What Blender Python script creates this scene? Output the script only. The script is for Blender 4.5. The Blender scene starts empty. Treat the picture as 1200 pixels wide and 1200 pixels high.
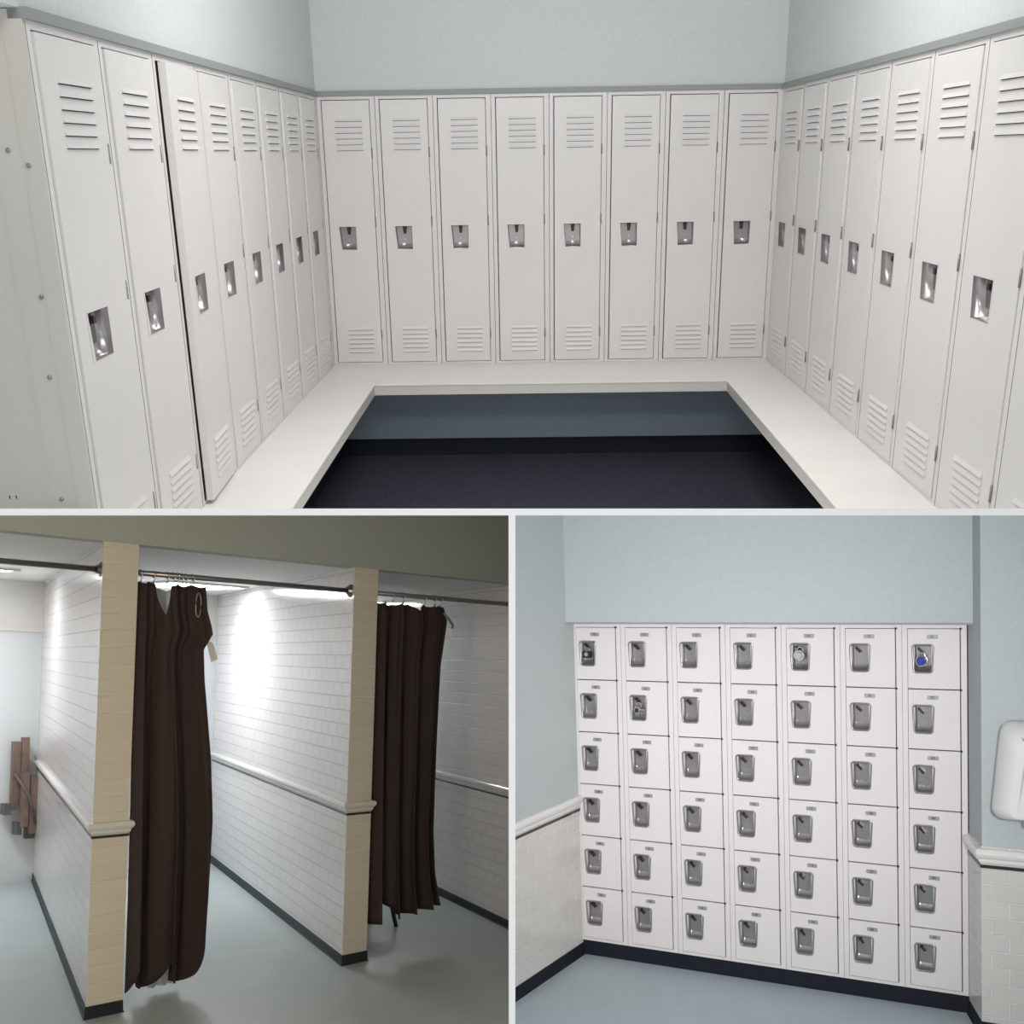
import bpy, bmesh, math, random
from mathutils import Matrix, Vector
random.seed(7)
C = bpy.context.scene.collection

# ------------------------------------------------------------------ frames
# Three rooms meet at one eye point. Each room has its own upright frame
# (rows: right, forward, up, given in camera axes right / down / forward).
RT = Matrix(((0.9997857, -0.0087113, -0.0187782), (0.0141975, -0.3716003, 0.9282843), (-0.0150646, -0.928352, -0.371397)))
RR = Matrix(((0.8685923, 0.0053483, -0.4954986), (0.4945757, -0.0713021, 0.8662049), (-0.0306974, -0.9974404, -0.0645777)))
RL = Matrix(((0.677356, 0.0413582, 0.7344919), (-0.7351248, 0.0001387, 0.6779318), (0.0279362, -0.9991444, 0.0304973)))
F = 1400.0
EYE = Vector((0, 0, 1.68))
up = Vector(RL[2]); fwd = Vector((0, 0, 1)); fwd = (fwd - up * fwd.dot(up)).normalized(); right = fwd.cross(up)
right = -(up.cross(fwd)) if right.x < 0 else right
MW = Matrix((right, fwd, up))            # camera axes -> world
def frame(R):
    return Matrix.Translation(EYE) @ (MW @ R.transposed()).to_4x4()
FT, FR, FL = frame(RT), frame(RR), frame(RL)

# ------------------------------------------------------------------ camera
cam = bpy.data.cameras.new('camera'); cam_o = bpy.data.objects.new('camera', cam); C.objects.link(cam_o)
cx, cy, cz = MW @ Vector((1, 0, 0)), MW @ Vector((0, -1, 0)), MW @ Vector((0, 0, -1))
cam_o.matrix_world = Matrix.Translation(EYE) @ Matrix((cx, cy, cz)).transposed().to_4x4()
cam.sensor_width = 36; cam.lens = F / 1200 * 36; cam.shift_y = 140 / 1200
cam.clip_start = 0.05
bpy.context.scene.camera = cam_o

# ------------------------------------------------------------------ world, lamps, exposure
w = bpy.data.worlds.new('world'); bpy.context.scene.world = w; w.use_nodes = True
w.node_tree.nodes['Background'].inputs[0].default_value = (0.93, 0.97, 1.0, 1)
w.node_tree.nodes['Background'].inputs[1].default_value = 0.55
vs = bpy.context.scene.view_settings
vs.view_transform = 'Standard'; vs.look = 'None'; vs.gamma = 1; vs.exposure = 0.0; vs.use_curve_mapping = False

def lamp(name, fr, loc, target, size, power, color=(1, 1, 1), size_y=None):
    l = bpy.data.lights.new(name, 'AREA'); l.energy = power; l.color = color
    l.shape = 'RECTANGLE'; l.size = size; l.size_y = size_y or size
    o = bpy.data.objects.new(name, l); C.objects.link(o)
    p = fr @ Vector(loc); t = fr @ Vector(target)
    o.matrix_world = Matrix.Translation(p) @ (p - t).to_track_quat('Z', 'Y').to_matrix().to_4x4()
    return o
# dressing room: two ceiling panels above the benches
lamp('ceiling_lamp', FT, (0.1, 3.9, 1.28), (0.1, 5.8, -0.6), 1.2, 52, (1.0, 0.985, 0.97), 0.6)
lamp('ceiling_lamp', FT, (0.1, 1.9, 1.28), (0.1, 3.0, -1), 1.2, 25, (1.0, 0.985, 0.97), 0.6)
# small-locker room and shower hall: lamps hung beside the viewer; a small added lamp behind the viewer brightens the partitions' front edges
FC = Matrix.Translation(EYE) @ MW.to_4x4()
l_ = lamp('ceiling_lamp', FC, (0.85, 0.06, 1.1), (0.80, 0.45, 5.5), 0.5, 27, (1.0, 0.985, 0.985), 0.25); l_.data.spread = math.radians(62)
lamp('hall_lamp', FC, (-1.4, 0.06, 1.1), (-1.2, 0.6, 5.2), 0.5, 47, (1.0, 0.80, 0.57), 0.3)
lamp('edge_fill_lamp', FC, (0.0, 0.0, -0.15), (0, 0, 1.2), 0.2, 6.5, (1, 1, 1))

# ------------------------------------------------------------------ materials
def mat(name, col, rough=0.5, metal=0.0, noise=0.0, nscale=40, bump=0.0, emit=0.0, alpha=1.0, trans=0.0, spec=None, coat=0.0):
    m = bpy.data.materials.new(name); m.use_nodes = True
    nt = m.node_tree; b = nt.nodes['Principled BSDF']
    b.inputs['Base Color'].default_value = (*col, 1); b.inputs['Roughness'].default_value = rough
    b.inputs['Metallic'].default_value = metal
    if spec is not None: b.inputs['Specular IOR Level'].default_value = spec
    if coat: b.inputs['Coat Weight'].default_value = coat
    if emit: b.inputs['Emission Color'].default_value = (*col, 1); b.inputs['Emission Strength'].default_value = emit
    if trans: b.inputs['Transmission Weight'].default_value = trans
    if alpha < 1: b.inputs['Alpha'].default_value = alpha
    if noise or bump:
        tc = nt.nodes.new('ShaderNodeTexCoord'); n = nt.nodes.new('ShaderNodeTexNoise')
        n.inputs['Scale'].default_value = nscale; n.inputs['Detail'].default_value = 4
        nt.links.new(tc.outputs['Object'], n.inputs['Vector'])
        if noise:
            r = nt.nodes.new('ShaderNodeValToRGB')
            r.color_ramp.elements[0].position = 0.3; r.color_ramp.elements[1].position = 0.7
            r.color_ramp.elements[0].color = (*[c * (1 - noise) for c in col], 1)
            r.color_ramp.elements[1].color = (*[min(1, c * (1 + noise)) for c in col], 1)
            nt.links.new(n.outputs['Fac'], r.inputs['Fac']); nt.links.new(r.outputs['Color'], b.inputs['Base Color'])
        if bump:
            bp = nt.nodes.new('ShaderNodeBump'); bp.inputs['Strength'].default_value = bump; bp.inputs['Distance'].default_value = 0.002
            nt.links.new(n.outputs['Fac'], bp.inputs['Height']); nt.links.new(bp.outputs['Normal'], b.inputs['Normal'])
    return m
def tile_mat(name, col, mortar, rough=0.12, bw=0.1545, rh=0.0785, off=0.5):
    m = bpy.data.materials.new(name); m.use_nodes = True
    nt = m.node_tree; b = nt.nodes['Principled BSDF']
    uv = nt.nodes.new('ShaderNodeUVMap'); uv.uv_map = 'UVMap'
    t = nt.nodes.new('ShaderNodeTexBrick'); t.offset = off
    t.inputs['Scale'].default_value = 1; t.inputs['Brick Width'].default_value = bw; t.inputs['Row Height'].default_value = rh
    t.inputs['Mortar Size'].default_value = 0.003; t.inputs['Mortar Smooth'].default_value = 0.35; t.inputs['Bias'].default_value = 0
    t.inputs['Color1'].default_value = (*col, 1); t.inputs['Color2'].default_value = (*[c * 0.965 for c in col], 1)
    t.inputs['Mortar'].default_value = (*mortar, 1)
    nt.links.new(uv.outputs['UV'], t.inputs['Vector']); nt.links.new(t.outputs['Color'], b.inputs['Base Color'])
    bp = nt.nodes.new('ShaderNodeBump'); bp.invert = True; bp.inputs['Strength'].default_value = 1.0; bp.inputs['Distance'].default_value = 0.006
    nt.links.new(t.outputs['Fac'], bp.inputs['Height']); nt.links.new(bp.outputs['Normal'], b.inputs['Normal'])
    b.inputs['Roughness'].default_value = rough
    return m
M = dict(
    paint_t=mat('blue_grey_paint', (0.56, 0.60, 0.595), 0.75, noise=0.03, nscale=60, bump=0.25),
    paint_r=mat('sage_grey_paint', (0.45, 0.485, 0.485), 0.75, noise=0.03, nscale=60, bump=0.25),
    paint_l=mat('olive_grey_paint', (0.43, 0.47, 0.45), 0.8, noise=0.03, nscale=60, bump=0.2),
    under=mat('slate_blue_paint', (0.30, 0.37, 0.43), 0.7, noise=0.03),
    ceil=mat('white_ceiling_paint', (0.78, 0.78, 0.78), 0.8, noise=0.01),
    locker=mat('white_locker_enamel', (0.70, 0.685, 0.675), 0.38, noise=0.012, nscale=5, bump=0.04),
    locker_r=mat('small_locker_enamel', (0.72, 0.68, 0.68), 0.36, noise=0.012, nscale=5, bump=0.04),
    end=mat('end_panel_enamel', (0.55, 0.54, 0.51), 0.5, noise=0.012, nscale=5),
    gap=mat('dark_slot', (0.05, 0.05, 0.05), 0.8),
    steel=mat('brushed_handle_steel', (0.36, 0.345, 0.345), 0.3, 0.75),
    latch=mat('dark_latch_steel', (0.05, 0.045, 0.045), 0.4, 0.6),
    bolt=mat('bolt_steel', (0.30, 0.29, 0.28), 0.4, 0.8),
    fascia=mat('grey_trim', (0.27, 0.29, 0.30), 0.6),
    bench=mat('bench_laminate', (0.86, 0.835, 0.81), 0.45, noise=0.012, nscale=8),
    bench_edge=mat('bench_edge_band', (0.60, 0.58, 0.55), 0.5),
    carpet=mat('navy_carpet', (0.026, 0.026, 0.044), 0.95, noise=0.55, nscale=90, bump=0.6),
    cove=mat('black_rubber_base', (0.012, 0.014, 0.022), 0.7, spec=0.2),
    cove_l=mat('dark_green_rubber_base', (0.02, 0.03, 0.035), 0.5, spec=0.3),
    floor_l=mat('pale_blue_grey_floor', (0.43, 0.50, 0.51), 0.42, noise=0.035, nscale=3),
    floor_r=mat('pale_blue_floor', (0.40, 0.47, 0.50), 0.45, noise=0.03, nscale=3),
    tile=tile_mat('white_subway_tile', (0.80, 0.79, 0.785), (0.66, 0.66, 0.66)),
    tile_end=tile_mat('cream_warm_lit_tile', (0.71, 0.66, 0.56), (0.88, 0.85, 0.78), bw=0.26, off=0.0),  # cream base colour partly carries the warm hall light
    tile_r=tile_mat('ivory_subway_tile', (0.62, 0.60, 0.56), (0.84, 0.83, 0.80), rough=0.2),
    rail=mat('white_glazed_rail', (0.76, 0.74, 0.72), 0.15),
    liner=mat('black_liner_tile', (0.025, 0.022, 0.022), 0.25),
    panel=mat('white_shower_panel', (0.72, 0.76, 0.79), 0.3),
    rod=mat('brushed_rod_steel', (0.25, 0.24, 0.24), 0.3, 0.9),
    chrome=mat('chrome', (0.75, 0.75, 0.76), 0.12, 1.0),
    curtain=mat('dark_brown_curtain', (0.036, 0.022, 0.022), 0.8, noise=0.1, nscale=200, bump=0.2),
    vinyl=mat('clear_vinyl_liner', (0.80, 0.80, 0.79), 0.35, alpha=0.75),
    tag=mat('white_tag', (0.78, 0.78, 0.75), 0.6),
    brown=mat('brown_seat_wood', (0.22, 0.155, 0.13), 0.55, noise=0.15, nscale=20),
    brown2=mat('grey_brown_bracket', (0.13, 0.12, 0.125), 0.5),
    black=mat('black_plastic', (0.02, 0.02, 0.022), 0.45),
    lamp=mat('lit_diffuser', (1.0, 1.0, 1.0), 0.5, emit=25.0),
    lampf=mat('lamp_frame', (0.5, 0.5, 0.5), 0.5),
    dryer=mat('white_dryer_enamel', (0.74, 0.74, 0.71), 0.22),
    dryer2=mat('grey_dryer_side', (0.50, 0.51, 0.52), 0.35),
    plate=mat('aluminium_number_plate', (0.42, 0.42, 0.42), 0.35, 0.5),
    ink=mat('black_number_ink', (0.03, 0.03, 0.03), 0.6),
    blue=mat('blue_lock_dial', (0.03, 0.04, 0.28), 0.3),
    white=mat('white_partition_enamel', (0.93, 0.93, 0.93), 0.6),
)

# ------------------------------------------------------------------ mesh helpers
ROOM = {}       # object name -> room code, used when the rooms are cut off at the partitions
class MB:
    def __init__(s): s.v = []; s.f = []; s.m = []; s.sm = []
    def face(s, pts, mi=0, smooth=False):
        b = len(s.v); s.v += [tuple(p) for p in pts]; s.f.append(tuple(range(b, b + len(pts)))); s.m.append(mi); s.sm.append(smooth)
    def mesh(s, vs_, fs, mi=0, smooth=False, tf=None):
        b = len(s.v); s.v += [tuple(tf @ Vector(p)) if tf else tuple(p) for p in vs_]
        for f in fs: s.f.append(tuple(b + i for i in f)); s.m.append(mi); s.sm.append(smooth)
        return s
    def box(s, x0, x1, y0, y1, z0, z1, mi=0, tf=None):
        v = [(x, y, z) for z in (z0, z1) for y in (y0, y1) for x in (x0, x1)]
        s.mesh(v, [(0, 2, 3, 1), (4, 5, 7, 6), (0, 1, 5, 4), (2, 6, 7, 3), (0, 4, 6, 2), (1, 3, 7, 5)], mi, tf=tf)
        return s
    def prism(s, poly, z0, z1, mi=0, side_mats=None, tf=None):
        n = len(poly); a = sum(poly[i][0] * poly[(i + 1) % n][1] - poly[(i + 1) % n][0] * poly[i][1] for i in range(n))
        if a < 0: poly = poly[::-1]; side_mats = side_mats[::-1][1:] + [side_mats[::-1][0]] if side_mats else None
        v = [(x, y, z0) for x, y in poly] + [(x, y, z1) for x, y in poly]
        b = len(s.v); s.v += [tuple(tf @ Vector(p)) if tf else p for p in v]
        s.f.append(tuple(b + i for i in range(n))[::-1]); s.m.append(mi); s.sm.append(False)
        s.f.append(tuple(b + n + i for i in range(n))); s.m.append(mi); s.sm.append(False)
        for i in range(n):
            j = (i + 1) % n
            s.f.append((b + i, b + j, b + n + j, b + n + i)); s.m.append(side_mats[i] if side_mats else mi); s.sm.append(False)
        return s
    def tube(s, pts, r, n=12, mi=0, cap=True, r_list=None):
        pts = [Vector(p) for p in pts]; rings = []
        ref = Vector((0, 0, 1))
        for i, p in enumerate(pts):
            d = (pts[min(i + 1, len(pts) - 1)] - pts[max(i - 1, 0)]).normalized()
            a = d.cross(ref)
            if a.length < 1e-3: a = d.cross(Vector((1, 0, 0)))
            a.normalize(); c = d.cross(a).normalized(); rr = r_list[i] if r_list else r
            rings.append([p + a * rr * math.cos(2 * math.pi * k / n) + c * rr * math.sin(2 * math.pi * k / n) for k in range(n)])
        vs_ = [q for g in rings for q in g]; fs = []
        for i in range(len(pts) - 1):
            for k in range(n): fs.append((i * n + k, i * n + (k + 1) % n, (i + 1) * n + (k + 1) % n, (i + 1) * n + k))
        s.mesh(vs_, fs, mi, True)
        if cap:
            b = len(s.v) - len(vs_)
            s.f.append(tuple(b + k for k in range(n))[::-1]); s.m.append(mi); s.sm.append(False)
            s.f.append(tuple(b + (len(pts) - 1) * n + k for k in range(n))); s.m.append(mi); s.sm.append(False)
        return s
    def loft(s, loops, mi=0, cap0=False, cap1=False, smooth=False, mats=None):
        n = len(loops[0]); vs_ = [p for l in loops for p in l]; b = len(s.v)
        s.v += [tuple(p) for p in vs_]
        for i in range(len(loops) - 1):
            for k in range(n):
                s.f.append((b + i * n + k, b + i * n + (k + 1) % n, b + (i + 1) * n + (k + 1) % n, b + (i + 1) * n + k))
                s.m.append(mats[i] if mats else mi); s.sm.append(smooth)
        if cap0: s.f.append(tuple(b + k for k in range(n))[::-1]); s.m.append(mats[0] if mats else mi); s.sm.append(False)
        if cap1: s.f.append(tuple(b + (len(loops) - 1) * n + k for k in range(n))); s.m.append(mats[-1] if mats else mi); s.sm.append(False)
        return s
    def me(s, name, mats, voff=0.0):
        me = bpy.data.meshes.new(name); me.from_pydata(s.v, [], s.f); me.update()
        for m_ in mats: me.materials.append(M[m_])
        me.polygons.foreach_set('material_index', s.m); me.polygons.foreach_set('use_smooth', s.sm)
        bm = bmesh.new(); bm.from_mesh(me); bmesh.ops.remove_doubles(bm, verts=bm.verts, dist=1e-5)
        bmesh.ops.recalc_face_normals(bm, faces=bm.faces); bm.to_mesh(me); bm.free()
        uv = me.uv_layers.new(name='UVMap')
        for p in me.polygons:
            n = p.normal
            for li in p.loop_indices:
                c = me.vertices[me.loops[li].vertex_index].co
                if abs(n.z) > 0.7: uv.data[li].uv = (c.x, c.y)
                else:
                    t = Vector((-n.y, n.x)).normalized(); uv.data[li].uv = (c.x * t.x + c.y * t.y + 10, c.z + 10 + voff)
        return me

def put(name, me, room, parent=None, loc=(0, 0, 0), rz=0.0, mw=None):
    o = bpy.data.objects.new(name, me); C.objects.link(o)
    L = mw if mw else Matrix.Translation(loc) @ Matrix.Rotation(rz, 4, 'Z')
    if parent: o.parent = parent; o.matrix_basis = L
    else: o.matrix_basis = {'T': FT, 'R': FR, 'L': FL, 'W': Matrix()}[room] @ L
    ROOM[o.name] = room
    return o
def tag(o, label=None, cat=None, group=None, kind=None):
    if label: o['label'] = label
    if cat: o['category'] = cat
    if group: o['group'] = group
    if kind: o['kind'] = kind
    return o
def struct(name, mb, mats, room, label=None, voff=0.0):
    return tag(put(name, mb.me(name, mats, voff), room), label, None, None, 'structure')
def ordinal(i): return ['first', 'second', 'third', 'fourth', 'fifth', 'sixth', 'seventh', 'eighth'][i]
def rrect(w, h, r, n=5, top=None):
    # rounded rectangle outline centred at 0; `top` widens the upper edge (tapered cup)
    pts = []
    for cx_, cz_, a0 in ((1, 1, 0), (-1, 1, 90), (-1, -1, 180), (1, -1, 270)):
        for k in range(n + 1):
            a = math.radians(a0 + 90 * k / n)
            hw = w / 2 if cz_ < 0 else (top or w) / 2
            pts.append((cx_ * (hw - r) + r * math.cos(a), cz_ * (h / 2 - r) + r * math.sin(a)))
    return pts
# ================================================================== DRESSING ROOM (tall lockers)
XL, XR, D, ZT, ZB, ZF = -1.119, 1.320, 6.832, 0.293, -1.097, -1.547
struct('floor', MB().box(-1.6, 1.9, 0.4, 7.3, ZF - 0.05, ZF), ['carpet'], 'T')
struct('wall_back', MB().box(XL - 0.03, XR + 0.03, D + 0.004, D + 0.14, ZT + 0.022, 1.5), ['paint_t'], 'T')
struct('wall_left', MB().box(XL - 0.5, XL - 0.004, 0.2, D + 0.14, ZT + 0.022, 1.5), ['paint_t'], 'T')
struct('wall_right', MB().box(XR + 0.004, XR + 0.5, 0.2, D + 0.14, ZT + 0.022, 1.5), ['paint_t'], 'T')
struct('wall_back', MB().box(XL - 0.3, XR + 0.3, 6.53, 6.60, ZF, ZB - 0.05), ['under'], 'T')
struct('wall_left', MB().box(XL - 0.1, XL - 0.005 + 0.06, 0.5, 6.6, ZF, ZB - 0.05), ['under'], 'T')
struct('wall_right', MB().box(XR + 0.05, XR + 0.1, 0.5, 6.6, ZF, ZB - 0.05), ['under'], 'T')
struct('ceiling', MB().box(XL - 0.5, XR + 0.5, 0.2, D + 0.14, 1.36, 1.45), ['ceil'], 'T')
struct('baseboard_back', MB().box(XL + 0.06, XR + 0.05, 6.518, 6.532, ZF, ZF + 0.09), ['cove'], 'T')
struct('baseboard_left', MB().box(XL + 0.05, XL + 0.065, 0.5, 6.52, ZF, ZF + 0.09), ['cove'], 'T')
struct('baseboard_right', MB().box(XR + 0.035, XR + 0.052, 0.5, 6.52, ZF, ZF + 0.09), ['cove'], 'T')
# grey closure strip running over the lockers
def fascia(x0, x1, y0, y1): return MB().box(x0, x1, y0, y1, ZT, ZT + 0.024)
struct('trim_1', fascia(XL - 0.02, XR + 0.02, D - 0.012, D + 0.03), ['fascia'], 'T')
struct('trim_2', fascia(XL - 0.03, XL + 0.012, 2.93, D), ['fascia'], 'T')
struct('trim_3', fascia(XR - 0.012, XR + 0.03, 1.8, D), ['fascia'], 'T')
struct('trim_4', MB().box(XL - 0.02, XL - 0.001, D - 0.064, D, ZB, ZT), ['locker'], 'T')

H = ZT - ZB
def louvre(mb, x0, x1, z, h=0.017, out=0.0065, y=0.0, mi=0, dark=1):
    # a pressed hood: sloping face, closed ends, open dark slot beneath
    t, l = z + h / 2, z - h / 2 + 0.004
    mb.face([(x0, y, t), (x0, y - out, l), (x1, y - out, l), (x1, y, t)], mi)
    mb.face([(x0, y, t), (x0, y, l), (x0, y - out, l)], mi); mb.face([(x1, y, t), (x1, y - out, l), (x1, y, l)], mi)
    mb.face([(x0, y - out, l), (x0, y - 0.0006, l), (x1, y - 0.0006, l), (x1, y - out, l)], dark)
    mb.face([(x0 + 0.001, y - 0.0006, l), (x0 + 0.001, y - 0.0006, l - 0.0022), (x1 - 0.001, y - 0.0006, l - 0.0022), (x1 - 0.001, y - 0.0006, l)], dark)

def tall_locker_meshes(wd):
    k = wd / 0.305
    x0, x1 = 0.022 * k ** 0.5, wd - 0.027 * k ** 0.5            # door opening
    b = MB()
    b.box(0.0006, x0, 0, 0.02, 0, H).box(x1, wd - 0.0006, 0, 0.02, 0, H).box(x0, x1, 0, 0.02, 0, 0.012).box(x0, x1, 0, 0.02, H - 0.018, H)
    b.box(0.0006, 0.0026, 0.02, 0.38, 0, H).box(wd - 0.0026, wd - 0.0006, 0.02, 0.38, 0, H).box(0, wd, 0.38, 0.382, 0, H)
    b.box(0, wd, 0.02, 0.38, 0, 0.003).box(0, wd, 0.02, 0.38, H - 0.003, H)
    b.box(0.0, 0.0012, -0.0006, 0.0, 0, H - 0.004, 1).box(wd - 0.0012, wd, -0.0006, 0.0, 0, H - 0.004, 1)
    body = b.me('body', ['locker', 'gap'])
    # door, local origin on its hinge edge
    dw = x1 - x0; z0, z1 = 0.015, H - 0.022
    L = -(dw - 0.005); R = -0.003
    hx0, hx1 = L + 0.18 * dw, L + 0.57 * dw; hz0, hz1 = H * (1 - 0.556), H * (1 - 0.464)
    d = MB()
    for a, c, e, f in ((L, hx0, z0, z1), (hx1, R, z0, z1), (hx0, hx1, z0, hz0), (hx0, hx1, hz1, z1)):
        d.box(a, c, -0.004, 0.019, e, f)
    lx0, lx1 = L + 0.25 * dw, L + 0.81 * dw
    for i in range(6):
        louvre(d, lx0, lx1, H * (1 - 0.085 - 0.0205 * i), y=-0.004)
        louvre(d, lx0, lx1, H * (0.142 - 0.0178 * i), y=-0.004)
    door = d.me('door', ['locker', 'gap'])
    # recessed pan: rectangle flange -> trapezoid mouth -> cup
    h = MB(); e = 0.004; hw = hx1 - hx0
    def quad(xa, xb, xc, xd, zb, zt, y): return [(xa, y, zb), (xb, y, zb), (xc, y, zt), (xd, y, zt)]
    h.loft([quad(hx0, hx1, hx1, hx0, hz0, hz1, -0.0045), quad(hx0 + 0.10 * hw + e, hx1 - e, hx1 - e, hx0 + e, hz0 + e, hz1 - e, -0.0055)], 0)
    h.loft([quad(hx0 + 0.10 * hw + e, hx1 - e, hx1 - e, hx0 + e, hz0 + e, hz1 - e, -0.0055),
            quad(hx0 + 0.11 * hw + e, hx1 - 1.5 * e, hx1 - 1.5 * e, hx0 + 0.03 * hw + e, hz0 + 0.007, hz1 - 1.5 * e, 0.018),
            quad(hx0 + 0.12 * hw + e, hx1 - 2 * e, hx1 - 2 * e, hx0 + 0.05 * hw + e, hz0 + 0.015, hz1 - 2 * e, 0.028),
            quad(hx0 + 0.12 * hw + e, hx1 - 2 * e, hx1 - 2 * e, hx0 + 0.05 * hw + e, hz0 + 0.032, hz1 - 2 * e, 0.034)], 1, cap1=True, smooth=True)
    cxm = (hx0 + hx1) / 2 + 0.04 * hw
    for zz in (0.42, 0.25): h.box(cxm - 0.003 * k, cxm + 0.003 * k, 0.031, 0.034, hz0 + (hz1 - hz0) * zz - 0.003, hz0 + (hz1 - hz0) * zz + 0.003, 2)
    handle = h.me('recessed_handle', ['locker', 'steel', 'chrome'])
    l = MB(); l.loft([[(cxm - 0.011 * k, y, hz1 - 0.008), (cxm + 0.011 * k, y, hz1 - 0.008), (cxm + 0.007 * k, y, hz1 - 0.045), (cxm - 0.007 * k, y, hz1 - 0.045)] for y in (0.022, 0.0335)], 0, True, True)
    l.box(cxm - 0.006 * k, cxm + 0.006 * k, 0.008, 0.022, hz1 - 0.038, hz1 - 0.020)
    latch = l.me('latch', ['latch'])
    g = MB(); g.tube([(0, 0, -0.025), (0, 0, 0.025)], 0.0035, 8)
    hinge = g.me('hinge', ['bolt'])
    return dict(w=wd, x0=x0, x1=x1, body=body, door=door, handle=handle, latch=latch, hinge=hinge)

def tall_locker(ms, loc, rz, label, group, ajar=0.0):
    r = put('tall_locker', None, 'T', None, loc, rz)
    tag(r, label, 'locker', group)
    put('body', ms['body'], 'T', r)
    d = put('door', ms['door'], 'T', r, (ms['x1'], 0.0 if ajar < 2 else -0.006, 0), math.radians(ajar))
    put('recessed_handle', ms['handle'], 'T', d); put('latch', ms['latch'], 'T', d)
    for z in (0.12, 0.55, 0.80):
        put('hinge', ms['hinge'], 'T', r, (ms['x1'] - 0.0005, -0.004, H * z))
    return r
MB_ = tall_locker_meshes((XR - XL) / 8)
WS = 0.478; LF = 2.946
MS = tall_locker_meshes(WS)
aj = [0.9, 0.8, 0.7, 0.5, 0.3, 0.3, 0.7, 0.8]
for i in range(8):
    lab = ('tall white steel locker in the back row, in the left corner' if i == 0 else
           'tall white steel locker in the back row, in the right corner' if i == 7 else
           'tall white steel locker in the back row, %s from the left corner' % ordinal(i) if i < 4 else
           'tall white steel locker in the back row, %s from the right corner' % ordinal(7 - i))
    tall_locker(MB_, (XL + i * (XR - XL) / 8, D, ZB), 0, lab, 'tall lockers along the back wall', aj[i])
for i in range(8):
    lab = ('large nearest tall locker on the left wall, beside the riveted end panel' if i == 0 else
           'tall white locker on the left wall whose door stands ajar with a dark gap' if i == 2 else
           'tall white locker on the left wall, between the nearest one and the one ajar' if i == 1 else
           'tall white locker on the left wall, last one against the back corner' if i == 7 else
           'tall white locker on the left wall, %s beyond the one standing ajar' % ordinal(i - 3))
    tall_locker(MS, (XL, LF + i * WS, ZB), math.pi / 2, lab, 'tall lockers along the left wall', 2.7 if i == 2 else 0.25)
WR = (D - 3.823 - 0.02) / 6; MSR = tall_locker_meshes(WR)
for i in range(8):
    lab = ('tall white locker on the right wall, first one against the back corner' if i == 0 else
           'sliver of the nearest locker at the lower right edge of the dressing room' if i == 7 else
           'large tall white locker on the right wall, cut by the picture edge' if i == 6 else
           'tall white locker on the right wall, %s out from the back corner' % ordinal(i))
    tall_locker(MSR, (XR, D - 0.02 - i * WR, ZB), -math.pi / 2, lab, 'tall lockers along the right wall', 0.25)

# riveted end panel closing the left bank
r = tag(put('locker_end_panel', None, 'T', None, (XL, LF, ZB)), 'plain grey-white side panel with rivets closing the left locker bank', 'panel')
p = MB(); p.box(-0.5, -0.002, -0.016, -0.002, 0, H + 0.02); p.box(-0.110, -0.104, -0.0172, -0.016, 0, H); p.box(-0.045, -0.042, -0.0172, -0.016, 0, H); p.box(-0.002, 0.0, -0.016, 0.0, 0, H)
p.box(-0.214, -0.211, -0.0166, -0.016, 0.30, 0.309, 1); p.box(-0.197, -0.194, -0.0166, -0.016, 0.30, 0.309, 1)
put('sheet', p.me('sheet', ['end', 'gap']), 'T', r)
bm_ = MB()
bm_.loft([[(rr * math.cos(a * math.pi / 5), yy, rr * math.sin(a * math.pi / 5)) for a in range(10)] for rr, yy in ((0.0055, -0.016), (0.0055, -0.019), (0.003, -0.021))], 0, False, True)
bolt_me = bm_.me('rivet', ['bolt'])
for x, z in ((-0.075, 0.024), (-0.033, -0.009), (-0.051, -0.301), (-0.062, -0.492), (-0.080, -0.799)):
    put('rivet', bolt_me, 'T', r, (x, 0, z - ZB))

# U-shaped bench top
IL, IR, IY = -0.812, 0.997, 6.188
Z0, Z1 = ZB - 0.056, ZB
def bench_poly(e): return [(XL - 0.05, 0.6), (XL - 0.05, D + 0.11), (XR + 0.05, D + 0.11), (XR + 0.05, 0.6), (IR + e, 0.6), (IR + e, IY + e), (IL - e, IY + e), (IL - e, 0.6)]
b = MB(); b.prism(bench_poly(0.0), Z1 - 0.006, Z1 - 0.0005, 0); b.prism(bench_poly(0.003), Z0, Z1 - 0.006, 1)
b.box(IL - 0.10, XL, IY + 0.1, IY + 0.101, Z0, Z0, 1)
bn = put('locker_room_bench', None, 'T'); tag(bn, 'long U-shaped cream bench running below all three rows of tall lockers', 'bench')
put('bench_top', MB().prism(bench_poly(0.0), Z1 - 0.007, Z1 - 0.0006, 0).me('bench_top', ['bench']), 'T', bn)
tag(put('edge_band', MB().prism(bench_poly(0.004), Z0, Z1 - 0.007, 0).me('edge_band', ['bench_edge']), 'T', bn), 'grey edge band')

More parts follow.
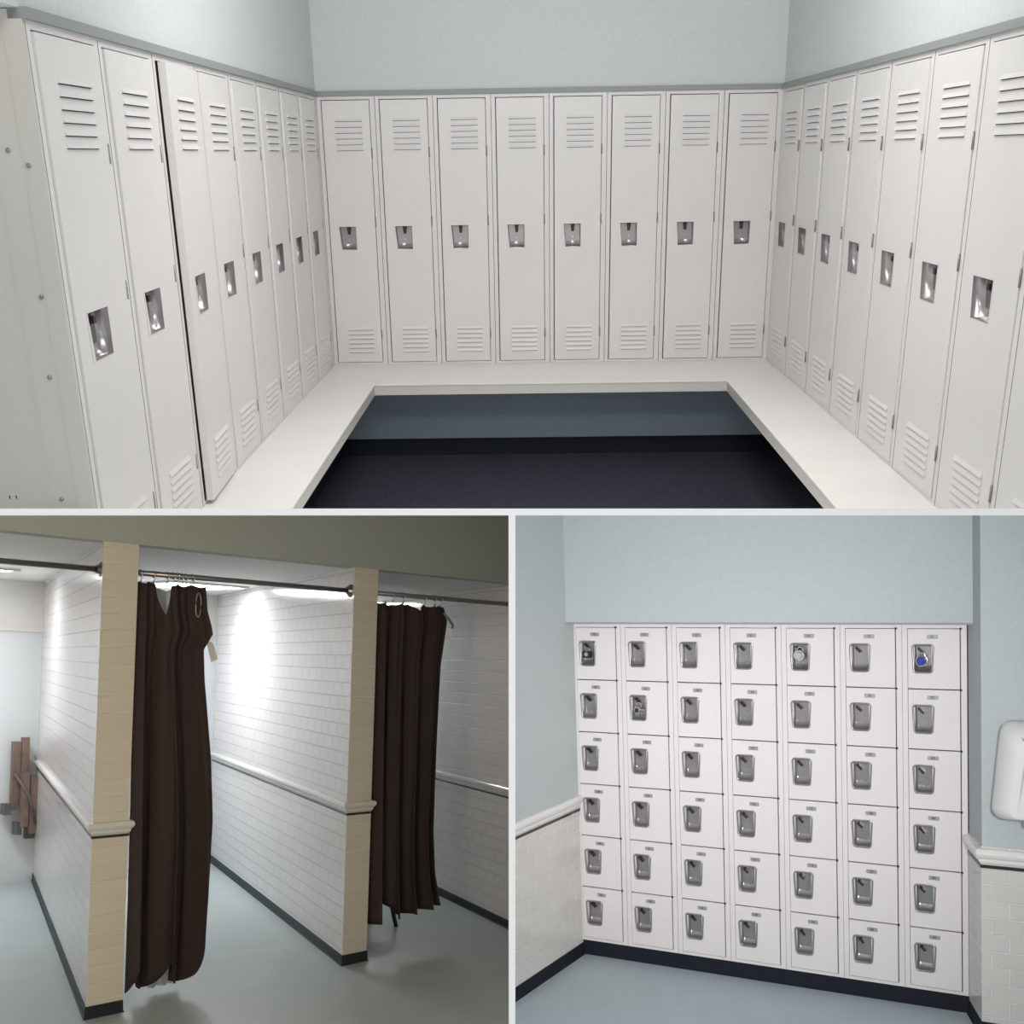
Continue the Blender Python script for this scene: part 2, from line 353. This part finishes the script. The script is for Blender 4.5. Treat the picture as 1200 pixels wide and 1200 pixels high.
# ================================================================== SMALL-LOCKER ROOM
RXL, RXR, RD, RZT, RZB, RZF = -3.082, -0.949, 6.073, -0.401, -2.238, -2.325
RW = (RXR - RXL) / 7; RH = (RZT - RZB)
def offset_poly(poly, e):
    n = len(poly); out = []
    a = sum(poly[i][0] * poly[(i + 1) % n][1] - poly[(i + 1) % n][0] * poly[i][1] for i in range(n)); s = 1 if a > 0 else -1
    for i in range(n):
        p0, p1, p2 = Vector(poly[i - 1]), Vector(poly[i]), Vector(poly[(i + 1) % n])
        d1, d2 = (p1 - p0).normalized(), (p2 - p1).normalized()
        n1, n2 = Vector((d1.y, -d1.x)) * s, Vector((d2.y, -d2.x)) * s
        k = e / max(0.3, 1 + n1.dot(n2)); out.append((p1.x + (n1.x + n2.x) * k, p1.y + (n1.y + n2.y) * k))
    return out
def moulding(poly, prof, mb=None, mi=0):
    mb = mb or MB()
    mb.loft([[(x, y, z) for x, y in offset_poly(poly, e)] for z, e in prof], mi, True, True)
    return mb
def rail_and_liner(poly, zt, k=1.0):
    mb = moulding(poly, [(zt - 0.058 * k, 0.003), (zt - 0.050 * k, 0.010), (zt - 0.038 * k, 0.012), (zt - 0.032 * k, 0.020), (zt - 0.020 * k, 0.027), (zt - 0.008 * k, 0.026), (zt - 0.002 * k, 0.020), (zt, 0.010)])
    return moulding(poly, [(zt - 0.074 * k, 0.0035), (zt - 0.062 * k, 0.0035)], mb, 1)
struct('floor', MB().box(RXL - 0.3, 1.6, 0.8, RD + 0.3, RZF - 0.05, RZF), ['floor_r'], 'R')
RZC = -1.40
LWx = -3.067
struct('wall_left', MB().box(LWx - 0.15, LWx, 2.6, RD + 0.3, RZC - 0.02, 1.2), ['paint_r'], 'R')
struct('wall_left', MB().box(LWx - 0.15, LWx + 0.004, 2.6, RD + 0.3, RZF, RZC - 0.02), ['tile_r'], 'R')
lw = [(LWx - 0.15, 2.6), (LWx + 0.004, 2.6), (LWx + 0.004, RD + 0.001), (LWx - 0.15, RD + 0.001)]
struct('trim_1', rail_and_liner(lw, RZC + 0.008, 1.25), ['rail', 'liner'], 'R')
struct('baseboard_left', moulding(lw, [(RZF, 0.012), (RZF + 0.008, 0.006), (RZF + 0.066, 0.004), (RZF + 0.07, 0.001)]), ['cove'], 'R')
struct('wall_back', MB().box(LWx, -0.905, RD - 0.10, RD + 0.1, RZT + 0.006, 1.2), ['paint_r'], 'R')
struct('trim_5', MB().box(LWx, -0.908, RD - 0.103, RD - 0.06, RZT + 0.0, RZT + 0.010), ['fascia'], 'R')  # dark strip stands in for the shade below the soffit
struct('baseboard_back', MB().box(LWx, -0.93, RD + 0.004, RD + 0.4, RZF, RZB), ['cove'], 'R')
# nearer wall to the right of the recess, with its splayed return
rw = [(-0.944, RD), (-0.850, RD - 0.25), (1.0, RD - 0.25), (1.0, RD + 0.35), (-0.944, RD + 0.35)]
struct('wall_right', MB().prism(rw, RZC - 0.02, 1.2), ['paint_r'], 'R')
struct('wall_right', MB().prism(offset_poly(rw, 0.004), RZF, RZC - 0.02), ['tile_r'], 'R')
struct('trim_2', rail_and_liner(offset_poly(rw, 0.004), RZC - 0.03, 1.25), ['rail', 'liner'], 'R')
struct('baseboard_right', moulding(offset_poly(rw, 0.004), [(RZF, 0.012), (RZF + 0.008, 0.006), (RZF + 0.066, 0.004), (RZF + 0.07, 0.001)]), ['cove'], 'R')

# small locker meshes
sx0, sx1 = 0.026, RW - 0.028
TH = (RH - 0.040) / 6; SZ0 = 0.016
b = MB()
b.box(0.0006, sx0, 0, 0.018, 0, RH).box(sx1, RW - 0.0006, 0, 0.018, 0, RH).box(sx0, sx1, 0, 0.018, 0, SZ0).box(sx0, sx1, 0, 0.018, RH - 0.024, RH)
b.box(0.0006, 0.0026, 0.018, 0.3, 0, RH).box(RW - 0.0026, RW - 0.0006, 0.018, 0.3, 0, RH).box(0, RW, 0.3, 0.302, 0, RH)
b.box(0, RW, 0.018, 0.3, 0, 0.003).box(0, RW, 0.018, 0.3, RH - 0.003, RH)
b.box(-0.0006, 0.0006, -0.0006, 0.01, 0, RH, 1).box(RW - 0.0006, RW + 0.0006, -0.0006, 0.01, 0, RH, 1)
for i in range(1, 6): b.box(sx0, sx1, 0.006, 0.3, SZ0 + TH * i - 0.002, SZ0 + TH * i + 0.002, 1)
for i in range(1, 7): b.box(sx1 - 0.005, sx1 + 0.005, -0.005, 0.004, SZ0 + TH * i - 0.006, SZ0 + TH * i + 0.004, 1)
b.box(sx1 - 0.003, sx1 + 0.001, 0.003, 0.006, SZ0, RH - 0.024, 1)
small_body = b.me('body', ['locker_r', 'gap'])
dw, dh = sx1 - sx0 - 0.008, TH - 0.006
hw, hh = 0.104, 0.146; hcx, hcz = 0.07 * dw + hw / 2 + 0.002, dh * 0.50
d = MB(); qx0, qx1, qz0, qz1 = hcx - hw / 2 + 0.012, hcx + hw / 2 - 0.012, hcz - hh / 2 + 0.008, hcz + hh / 2 - 0.008
for a, c, e, f in ((0, qx0, 0, dh), (qx1, dw, 0, dh), (qx0, qx1, 0, qz0), (qx0, qx1, qz1, dh)): d.box(a, c, -0.003, 0.012, e, f)
small_door = d.me('door', ['locker_r'])
def cup(w_, h_, t_, r_, y, dz=0): return [(hcx + x, y, hcz + z + dz) for x, z in rrect(w_, h_, r_, 5, t_)]
h = MB()
h.loft([cup(hw - 0.008, hh, hw + 0.004, 0.018, -0.003), cup(hw - 0.009, hh - 0.001, hw + 0.003, 0.018, -0.0065), cup(hw - 0.022, hh - 0.014, hw - 0.012, 0.012, -0.0075),
        cup(hw - 0.026, hh - 0.020, hw - 0.016, 0.010, -0.002), cup(hw - 0.028, hh - 0.025, hw - 0.018, 0.010, 0.012, 0.001), cup(hw - 0.032, hh - 0.036, hw - 0.022, 0.010, 0.023, 0.006), cup(hw - 0.038, hh - 0.052, hw - 0.028, 0.008, 0.030, 0.012)], 0, False, True, True)
for zz in (0.0, -0.035): h.loft([[(hcx + 0.006 + rr * math.cos(a * math.pi / 4), yy, hcz + zz + rr * math.sin(a * math.pi / 4)) for a in range(8)] for rr, yy in ((0.005, 0.0295), (0.003, 0.026))], 1, False, True)
small_handle = h.me('recessed_handle', ['steel', 'chrome'])
l = MB()
a = Matrix.Translation((hcx - 0.014, 0.018, hcz + 0.040)) @ Matrix.Rotation(math.radians(45), 4, 'Y')
l.box(-0.018, 0.018, -0.008, 0.011, -0.0055, 0.0055, 0, tf=a); l.box(-0.014, 0.014, -0.011, -0.008, -0.003, 0.001, 0, tf=a)
small_latch = l.me('latch', ['latch'])
PL = (0.044, 0.075)
def number_plate(num, lit=False):
    cu = bpy.data.curves.new('digits', 'FONT'); cu.body = str(num); cu.size = 0.019; cu.align_x = 'CENTER'; cu.align_y = 'CENTER'; cu.extrude = 0.0003; cu.resolution_u = 2
    to = bpy.data.objects.new('digits', cu); C.objects.link(to)
    tm = to.to_mesh(); p = MB()
    cxp, czp = dw * 0.48, dh * 0.87
    p.loft([[(cxp + x, y, czp + z) for x, z in rrect(wd_, ht_, 0.004, 3)] for wd_, ht_, y in ((0.053, 0.021, -0.003), (0.052, 0.020, -0.0045))], 0, False, True)
    p.mesh([(cxp + v.co.x, -0.0048 - v.co.z, czp + v.co.y) for v in tm.vertices], [tuple(f.vertices) for f in tm.polygons], 1)
    to.to_mesh_clear(); bpy.data.objects.remove(to); bpy.data.curves.remove(cu)
    return p.me('number_plate', ['plate', 'ink'])
where = ['against the left wall', 'second from the left wall', 'third from the left wall', 'in the middle of the bank', 'third from the right end', 'second from the right end', 'at the right end by the hand dryer']
for c in range(7):
    rt = put('six_tier_locker', None, 'R', None, (RXL + c * RW, RD, RZB))
    tag(rt, 'column of six small white box lockers, ' + where[c], 'locker', 'columns of small box lockers')
    put('body', small_body, 'R', rt)
    for k in range(6):
        do = put('door', small_door, 'R', rt, (sx0 + 0.003, 0, SZ0 + TH * (5 - k) + 0.003))
        put('recessed_handle', small_handle, 'R', do); put('latch', small_latch, 'R', do)
        put('number_plate', number_plate(45 + c * 6 + k), 'R', do)
def lock_at(c, k, dx, dz): return (RXL + c * RW + sx0 + 0.003 + hcx + dx, RD - 0.004, RZB + SZ0 + TH * (5 - k) + 0.003 + hcz + dz)
def disc(mb, r, y0, y1, mi, cxx=0, czz=0, bev=0.0):
    n = 20
    ring = lambda rr, y: [(cxx + rr * math.cos(2 * math.pi * a / n), y, czz + rr * math.sin(2 * math.pi * a / n)) for a in range(n)]
    mb.loft([ring(r, y1), ring(r, y0 + bev), ring(r - bev, y0)], mi, True, True); return mb
def shackle(w_, h_, r_, mi=0, y=0.006):
    m_ = MB(); pts = [(-w_, y, 0)] + [(-w_ * math.cos(t * math.pi / 8), y, h_ + w_ * math.sin(t * math.pi / 8)) for t in range(9)] + [(w_, y, 0)]
    return m_.tube(pts, r_, 8, mi)
def padlock(name, label, c, k, dx, dz, parts):
    o = put(name, None, 'R', None, lock_at(c, k, dx, dz)); tag(o, label, 'padlock', 'padlocks on the small lockers')
    for pn, mb, ms_ in parts: put(pn, mb.me(pn, ms_), 'R', o)
padlock('padlock', 'black square padlock with pale dial, top locker of the column against the left wall', 0, 0, -0.004, -0.004,
        [('lock_body', MB().box(-0.024, 0.024, -0.012, 0.012, -0.022, 0.016), ['black']), ('shackle', shackle(0.014, 0.022, 0.004), ['chrome']), ('dial', disc(MB(), 0.012, -0.016, -0.012, 0, bev=0.002), ['chrome'])])
padlock('padlock', 'chrome and dark keyed padlock in the second tier, second column from the left wall', 1, 1, 0.0, -0.012,
        [('lock_body', disc(MB(), 0.020, -0.012, 0.012, 0, -0.006, 0, 0.003), ['chrome']), ('shackle', shackle(0.014, 0.026, 0.004), ['chrome']), ('dial', disc(MB(), 0.013, -0.016, -0.012, 0, -0.006, 0, 0.002), ['black']), ('key_tab', MB().box(0.014, 0.040, -0.006, 0.0, 0.000, 0.006), ['chrome'])])
padlock('padlock', 'large round silver dial padlock, top locker third column from the right end', 4, 0, -0.002, 0.008,
        [('lock_body', disc(MB(), 0.030, -0.014, 0.010, 0, bev=0.004), ['chrome']), ('shackle', shackle(0.016, 0.026, 0.004), ['chrome']), ('dial', disc(MB(), 0.019, -0.019, -0.014, 0, bev=0.003), ['chrome'])])
padlock('padlock', 'round blue dial padlock, top locker of the column at the right end', 6, 0, -0.006, -0.010,
        [('lock_body', disc(MB(), 0.028, -0.012, 0.010, 0, bev=0.004), ['chrome']), ('shackle', shackle(0.015, 0.024, 0.004), ['chrome']), ('dial', disc(MB(), 0.023, -0.018, -0.012, 0, bev=0.004), ['blue'])])

# wall-mounted hand dryer on the right wall
hd = tag(put('hand_dryer', None, 'R', None, (-0.800, RD - 0.25, -1.265)), 'white wall-mounted hand dryer at the right edge above the tiled wall', 'hand dryer')
n = 14; loops = []
for y, ins, in_t in ((0.0, 0.0, 0.0), (-0.05, 0.0, 0.004), (-0.11, 0.012, 0.02), (-0.16, 0.05, 0.055), (-0.185, 0.09, 0.10)):
    loops.append([(0.17 + x + (0.0), y, 0.22 + z - in_t * 0.3) for x, z in rrect(0.34 - 2 * ins, 0.44 - ins * 1.2, 0.05, 5, 0.27 - 2 * ins)])
put('cover', MB().loft(loops, 0, True, True, True).me('cover', ['dryer']), 'R', hd)
nz = MB().tube([(0.17, -0.09, 0.03), (0.17, -0.10, -0.03)], 0.03, 16); put('nozzle', nz.me('nozzle', ['dryer2']), 'R', hd)

# ================================================================== SHOWER STALLS
LD, LZT, LZF, LZC, DX = 5.198, 0.542, -1.680, -0.775, 0.4038
Y2 = LD + 3.47
def part_poly(x, w_, y0=LD, y1=Y2): return [(x + DX * (y0 - LD), y0), (x + w_ + DX * (y0 - LD), y0), (x + w_ + DX * (y1 - LD), y1), (x + DX * (y1 - LD), y1)]
def tag_box_hall():
    inv = FL.inverted() @ PF0
    v = [inv @ Vector((x, y, z)) for z in (0.2, 5.0) for y in (-0.02 - 0.1 * z, 2.0) for x in (-3.3, -3.2)]
    return MB().mesh(v, [(0, 1, 3, 2), (4, 6, 7, 5), (0, 4, 5, 1), (2, 3, 7, 6), (0, 2, 6, 4), (1, 5, 7, 3)])
PF0 = Matrix.Translation(EYE) @ MW.to_4x4()
struct('floor', MB().box(-4.0, 10.0, 0.8, Y2 + 0.3, LZF - 0.05, LZF), ['floor_l'], 'L')
struct('wall_back', MB().box(1.0, 10.0, Y2, Y2 + 0.1, 0.20, LZT), ['ceil'], 'L')
struct('wall_back', MB().box(1.0, 10.0, Y2 - 0.006, Y2 + 0.1, LZF, 0.168), ['panel'], 'L')
struct('trim_3', MB().box(1.0, 10.0, Y2 - 0.02, Y2, 0.168, 0.20), ['rail'], 'L')
struct('ceiling', MB().box(-0.5, 10.0, LD + 0.12, Y2 + 0.1, LZT, LZT + 0.05), ['ceil'], 'L')
struct('wall_front', MB().box(-3.0, 10.0, LD, LD + 0.12, LZT, LZT + 1.0), ['paint_l'], 'L')
# unseen wall left of the viewer, added to keep ambient light off the showers
struct('wall_light_block', tag_box_hall(), ['paint_l'], 'L')
k_ = 0
for nm, x, w_ in (('wall_left', 1.1, 0.17), ('wall_left', 2.796, 0.184), ('wall_middle', 4.315, 0.176), ('wall_right', 5.698, 0.17)):  # first wall_left is out of view, added to contain the light
    k_ += 1
    pp_ = part_poly(x, w_)
    struct(nm, MB().prism(pp_, LZF, LZT - 0.001, 0, [1, 0, 0, 0]), ['tile', 'tile_end'], 'L', voff=0.0)
    ro = struct('trim_%d' % (k_ + 3), rail_and_liner(pp_, LZC), ['rail', 'liner'], 'L')
    struct('baseboard_%s' % nm[5:], moulding(pp_, [(LZF, 0.012), (LZF + 0.006, 0.006), (LZF + 0.054, 0.004), (LZF + 0.057, 0.001)]), ['cove_l'], 'L')

# ceiling lights in the stalls
def ceiling_light(cx_, cy_, s, label):
    o = tag(put('ceiling_light', None, 'L', None, (cx_, cy_, LZT)), label, 'ceiling light', 'square lights over the shower stalls')
    put('diffuser', MB().box(-s, s, -s, s, -0.012, -0.002).me('diffuser', ['lamp']), 'L', o)
    fr_ = MB()
    for a, b_, c_, d_ in ((-s - 0.03, s + 0.03, -s - 0.03, -s), (-s - 0.03, s + 0.03, s, s + 0.03), (-s - 0.03, -s, -s, s), (s, s + 0.03, -s, s)): fr_.box(a, b_, c_, d_, -0.016, -0.001)
    put('frame', fr_.me('frame', ['lampf']), 'L', o)
ceiling_light(4.78, 7.65, 0.29, 'square ceiling light glowing behind the left brown curtain')
ceiling_light(6.62, 7.95, 0.22, 'added unseen ceiling light brightening the stall behind the right brown curtain')  # light added out of view to brighten the right stall
ceiling_light(3.15, 7.75, 0.27, 'square ceiling light at the left picture edge over the far left stall')

# curtain rods
RY, RZ = 5.245, 0.410
def rod(xa, xb, label, flange_l=True, flange_r=True):
    o = tag(put('shower_curtain_rod', None, 'L', None, (xa, RY, RZ)), label, 'curtain rod', 'curtain rods across the stalls')
    L_ = xb - xa
    put('rod', MB().tube([(0, 0, 0), (L_, 0, 0)], 0.0135, 16).me('rod', ['rod']), 'L', o)
    for f, x, s in ((flange_l, 0, 1), (flange_r, L_, -1)):
        if f: put('flange', MB().tube([(x, 0, 0), (x + s * 0.008, 0, 0), (x + s * 0.010, 0, 0), (x + s * 0.034, 0, 0)], 0, 18, r_list=[0.036, 0.036, 0.022, 0.019]).me('flange', ['rod']), 'L', o)
def sx(x): return x + DX * (RY - LD)
rod(sx(1.27), sx(2.803), 'dark steel curtain rod at the far left with round end flange')
rod(sx(2.980), sx(4.315), 'steel curtain rod carrying the left brown curtain', False)
rod(sx(4.491), sx(5.698), 'steel curtain rod carrying the right brown curtain', False)

# curtains
def lerp_tab(tab, z):
    if z >= tab[0][0]: return tab[0][1]
    for (z0, x0), (z1, x1) in zip(tab, tab[1:]):
        if z >= z1: return x0 + (x1 - x0) * (z0 - z) / (z0 - z1)
    return tab[-1][1]
def curtain_mesh(name, left, right_, ztop, zbot, nf, ph, amp, m_, dips=(), nu=150, nv=46, y0=0.0, hem=None):
    mb = MB(); g = []
    for j in range(nv + 1):
        v = j / nv; row = []
        for i in range(nu + 1):
            u = i / nu
            zt_ = ztop - 0.012 * abs(math.sin(math.pi * u * nf * 2))
            for du, wu, dz in dips: zt_ -= dz * max(0, 1 - abs(u - du) / wu)
            zb_ = zbot + (hem(u) if hem else 0)
            z = zt_ + (zb_ - zt_) * v
            xl_, xr_ = lerp_tab(left, z), lerp_tab(right_, z)
            a = amp[0] + (amp[1] - amp[0]) * v
            w_ = math.sin(2 * math.pi * (nf * u + ph + 0.08 * math.sin(5 * u + 2 * v)))
            w2 = math.sin(2 * math.pi * (nf * 2.7 * u + ph * 2 + 0.15 * v)) * (1 - 0.6 * v)
            y = RY + y0 + a * w_ + 0.010 * w2
            x = xl_ + (xr_ - xl_) * u + 0.25 * a * math.sin(4 * math.pi * (nf * u + ph)) * min(1, 6 * u, 6 * (1 - u))
            row.append((x, y, z))
        g.append(row)
    vs_ = [p for r_ in g for p in r_]; n_ = nu + 1
    mb.mesh(vs_, [(j * n_ + i, j * n_ + i + 1, (j + 1) * n_ + i + 1, (j + 1) * n_ + i) for j in range(nv) for i in range(nu)], 0, True)
    me = mb.me(name, [m_])
    return me
def cloth(name, me, parent=None, t=0.003):
    o = put(name, me, 'L', parent); s = o.modifiers.new('thickness', 'SOLIDIFY'); s.thickness = t; s.offset = 0
    return o
c1 = tag(put('shower_curtain', None, 'L'), 'long dark brown shower curtain bunched beside the left tiled column', 'shower curtain', 'brown shower curtains')
cloth('curtain_cloth', curtain_mesh('curtain_cloth', [(0.4, 2.999), (-1.5, 2.999)],
      [(0.36, 3.375), (0.25, 3.385), (0.133, 3.425), (0.05, 3.370), (-0.1, 3.378), (-0.5, 3.43), (-0.81, 3.456), (-1.2, 3.45), (-1.6, 3.43)],
      0.372, -1.615, 2.44, -0.50, (0.018, 0.085), 'curtain', dips=((0.40, 0.09, 0.16),), hem=lambda u: 0.13 * math.sin(math.pi * (u - 0.31) / 0.41) ** 6 + 0.10 * max(0, (u - 0.85) / 0.15)), c1)
tag(put('care_tag', MB().mesh([(3.398, 5.243, 0.10), (3.438, 5.243, 0.085), (3.468, 5.238, 0.005), (3.430, 5.238, -0.015), (3.398, 5.245, 0.10), (3.438, 5.245, 0.085), (3.468, 5.240, 0.005), (3.430, 5.240, -0.015)], [(0, 1, 2, 3), (7, 6, 5, 4), (0, 4, 5, 1), (1, 5, 6, 2), (2, 6, 7, 3), (3, 7, 4, 0)]).me('care_tag', ['tag']), 'L', c1), 'white care tag')
tag(put('tie_loop', MB().tube([(3.315 + 0.016 * math.sin(t), RY - 0.05, 0.27 - 0.06 * math.cos(t)) for t in [k * math.pi / 8 for k in range(17)]], 0.004, 8).me('tie_loop', ['bolt']), 'L', c1), 'grey tie loop')
ln = tag(put('shower_curtain_liner', None, 'L'), 'clear white vinyl liner hanging behind the left brown curtain', 'shower curtain liner')
cloth('liner_sheet', curtain_mesh('liner_sheet', [(0.4, 3.05), (-1.6, 3.22)], [(0.36, 3.475), (0.2, 3.50), (0.12, 3.44), (-1.0, 3.44), (-1.7, 3.395)], 0.35, -1.645, 3.0, 0.4, (0.01, 0.02), 'vinyl', nu=60, nv=30, y0=0.13), ln, 0.0015)
c2 = tag(put('shower_curtain', None, 'L'), 'dark brown shower curtain hanging beside the right tiled column', 'shower curtain', 'brown shower curtains')
cloth('curtain_cloth', curtain_mesh('curtain_cloth', [(0.4, 4.516), (-1.5, 4.520)],
      [(0.36, 5.065), (0.28, 5.10), (0.2, 5.09), (0.0, 5.06), (-0.5, 5.045), (-1.0, 5.03), (-1.25, 5.045), (-1.45, 5.09)],
      0.365, -1.49, 4.2, 0.3, (0.018, 0.07), 'curtain', dips=((0.22, 0.08, 0.02), (0.6, 0.10, 0.035)), hem=lambda u: 0.04 * u + 0.09 * max(0, 1 - abs(u - 0.27) / 0.09)), c2)
tag(put('tie_loop', MB().tube([(5.005, RY - 0.06, 0.32), (5.03, RY - 0.075, 0.29), (5.075, RY - 0.07, 0.25), (5.10, RY - 0.04, 0.235)], 0.008, 8).me('tie_loop', ['bolt']), 'L', c2), 'grey fold of lining')
# curtain rings
ring = MB(); ring.tube([(0, 0.017 * math.sin(t), 0.017 * math.cos(t)) for t in [k * math.pi / 9 for k in range(15)]] + [(0, -0.012, -0.022), (0, -0.004, -0.045), (0, 0.006, -0.040)], 0.0028, 6)
ring_me = ring.me('curtain_ring', ['chrome'])
for xs, gl in (((3.02, 3.09, 3.165, 3.20, 3.225, 3.245, 3.27, 3.31), 'left'), ((4.645, 4.73, 4.90, 4.985, 5.035), 'right')):
    for i, x in enumerate(xs):
        tag(put('curtain_ring', ring_me, 'L', None, (x, RY, RZ)), 'small wire ring holding the %s brown curtain on its rod' % gl, 'curtain ring', 'rings of the %s curtain' % gl)

# stool behind the right curtain (one dark leg shows below the hem)
st = tag(put('shower_stool', None, 'L', None, (5.02, 5.88, LZF)), 'dark stool hidden behind the right curtain, one slanted leg showing below', 'stool')
put('seat', MB().prism([(0.16 * math.cos(a * math.pi / 10), 0.13 * math.sin(a * math.pi / 10)) for a in range(20)], 0.40, 0.43).me('seat', ['black']), 'L', st)
for a, b_ in ((1, 1), (1, -1), (-1, 1), (-1, -1)):
    put('leg', MB().tube([(0.10 * a, 0.08 * b_, 0.41), (0.19 * a, 0.13 * b_, 0.0)], 0.013, 10).me('leg', ['black']), 'L', st)

# folded seat hung on the back wall of the left stall
fs = tag(put('folding_shower_seat', None, 'L', None, (4.09, Y2 - 0.006, -1.36)), 'brown folded shower seat hanging on the pale wall of the left stall', 'shower seat')
s_ = MB(); s_.box(-0.11, -0.055, -0.07, -0.03, 0.22, 0.72).box(-0.05, 0.0, -0.09, -0.05, 0.25, 0.75); put('backrest_slats', s_.me('backrest_slats', ['brown']), 'L', fs)
s_ = MB()
for i in range(3): s_.box(-0.06 + i * 0.058, -0.012 + i * 0.058, -0.14 - i * 0.012, -0.11 - i * 0.012, 0.10 - 0.05 * i, 0.50 - 0.03 * i)
put('seat_slats', s_.me('seat_slats', ['brown']), 'L', fs)
put('cross_bar', MB().tube([(-0.115, -0.10, 0.50), (-0.03, -0.165, 0.34), (0.03, -0.17, 0.12)], 0.010, 8).tube([(0.02, -0.12, 0.62), (0.095, -0.15, 0.44), (0.105, -0.15, 0.16)], 0.009, 8).me('cross_bar', ['brown2']), 'L', fs)
put('bracket', MB().tube([(-0.10, -0.03, 0.46), (0.02, -0.10, 0.20), (0.08, -0.12, 0.02)], 0.012, 8).tube([(0.10, -0.02, 0.55), (0.11, -0.06, 0.10)], 0.012, 8).box(0.02, 0.115, -0.05, 0.0, 0.0, 0.46).me('bracket', ['brown2']), 'L', fs)
put('foot', MB().box(-0.17, -0.12, -0.09, -0.02, 0.19, 0.27).me('foot', ['brown2']), 'L', fs)
put('foot', MB().box(-0.075, -0.035, -0.09, -0.02, 0.04, 0.13).me('foot', ['brown2']), 'L', fs)

# ================================================================== PARTITIONS BETWEEN THE THREE ROOMS
NS = Vector((0, 1400, 140)).normalized()              # normal of the sloping slab, camera axes (down positive)
E2 = Vector((0, -140, 1400)).normalized(); NX = Vector((1, 0, 0))
Z0P = 1.2; TP = 8.0 / 1400 * Z0P
PF = Matrix.Translation(EYE) @ MW.to_4x4()
def cam_box(name, a0, a1, n0, n1, e0, e1, axis_a, axis_n):
    v = [axis_a * a + axis_n * n_ + E2 * e for e in (e0, e1) for n_ in (n0, n1) for a in (a0, a1)]
    mb = MB(); mb.mesh([PF @ p for p in v], [(0, 1, 3, 2), (4, 6, 7, 5), (0, 4, 5, 1), (2, 3, 7, 6), (0, 2, 6, 4), (1, 5, 7, 3)])
    return tag(put(name, mb.me(name, ['white']), 'W'), None, None, None, 'structure')
cam_box('ceiling', -4.4, 4.4, -TP / 2, TP / 2, Z0P, 10.2, NX, NS)
cam_box('wall_middle', -TP / 2, TP / 2, TP / 2, 4.2, Z0P, 10.2, NX, NS)

# every room ends where its partition stands
def cut(o, planes):
    mw = o.matrix_world; inv = None; me = o.data; need = []
    for co, no in planes:
        ds = [(mw @ v.co - co).dot(no) for v in me.vertices]
        if max(ds) <= 0: continue
        if min(ds) >= 0: return 'out'
        need.append((co, no))
    if not need: return None
    me = me.copy(); o.data = me; bm = bmesh.new(); bm.from_mesh(me); inv = mw.inverted(); nm = mw.to_3x3().transposed()
    for co, no in need:
        r_ = bmesh.ops.bisect_plane(bm, geom=bm.verts[:] + bm.edges[:] + bm.faces[:], plane_co=inv @ co, plane_no=(nm @ no).normalized(), clear_outer=True)
        ed = [e for e in r_['geom_cut'] if isinstance(e, bmesh.types.BMEdge) and e.is_valid and len(e.link_faces) == 1]
        if ed and not o.modifiers:
            try: bmesh.ops.holes_fill(bm, edges=ed, sides=0)
            except Exception: pass
    if not bm.faces: bm.free(); return 'out'
    bm.to_mesh(me); bm.free(); return 'cut'
bpy.context.view_layer.update()
ns_w = (MW @ NS); nx_w = (MW @ NX)
PLN = {'T': [(EYE - ns_w * TP / 2, ns_w)], 'L': [(EYE + ns_w * TP / 2, -ns_w), (EYE - nx_w * TP / 2, nx_w)], 'R': [(EYE + ns_w * TP / 2, -ns_w), (EYE + nx_w * TP / 2, -nx_w)]}
gone = []
for o in list(C.objects):
    rm = ROOM.get(o.name)
    if o.type != 'MESH' or rm not in PLN: continue
    if cut(o, PLN[rm]) == 'out': gone.append(o)
for o in gone: bpy.data.objects.remove(o)
for o in list(C.objects):
    if o.type == 'EMPTY' and not o.children: bpy.data.objects.remove(o)
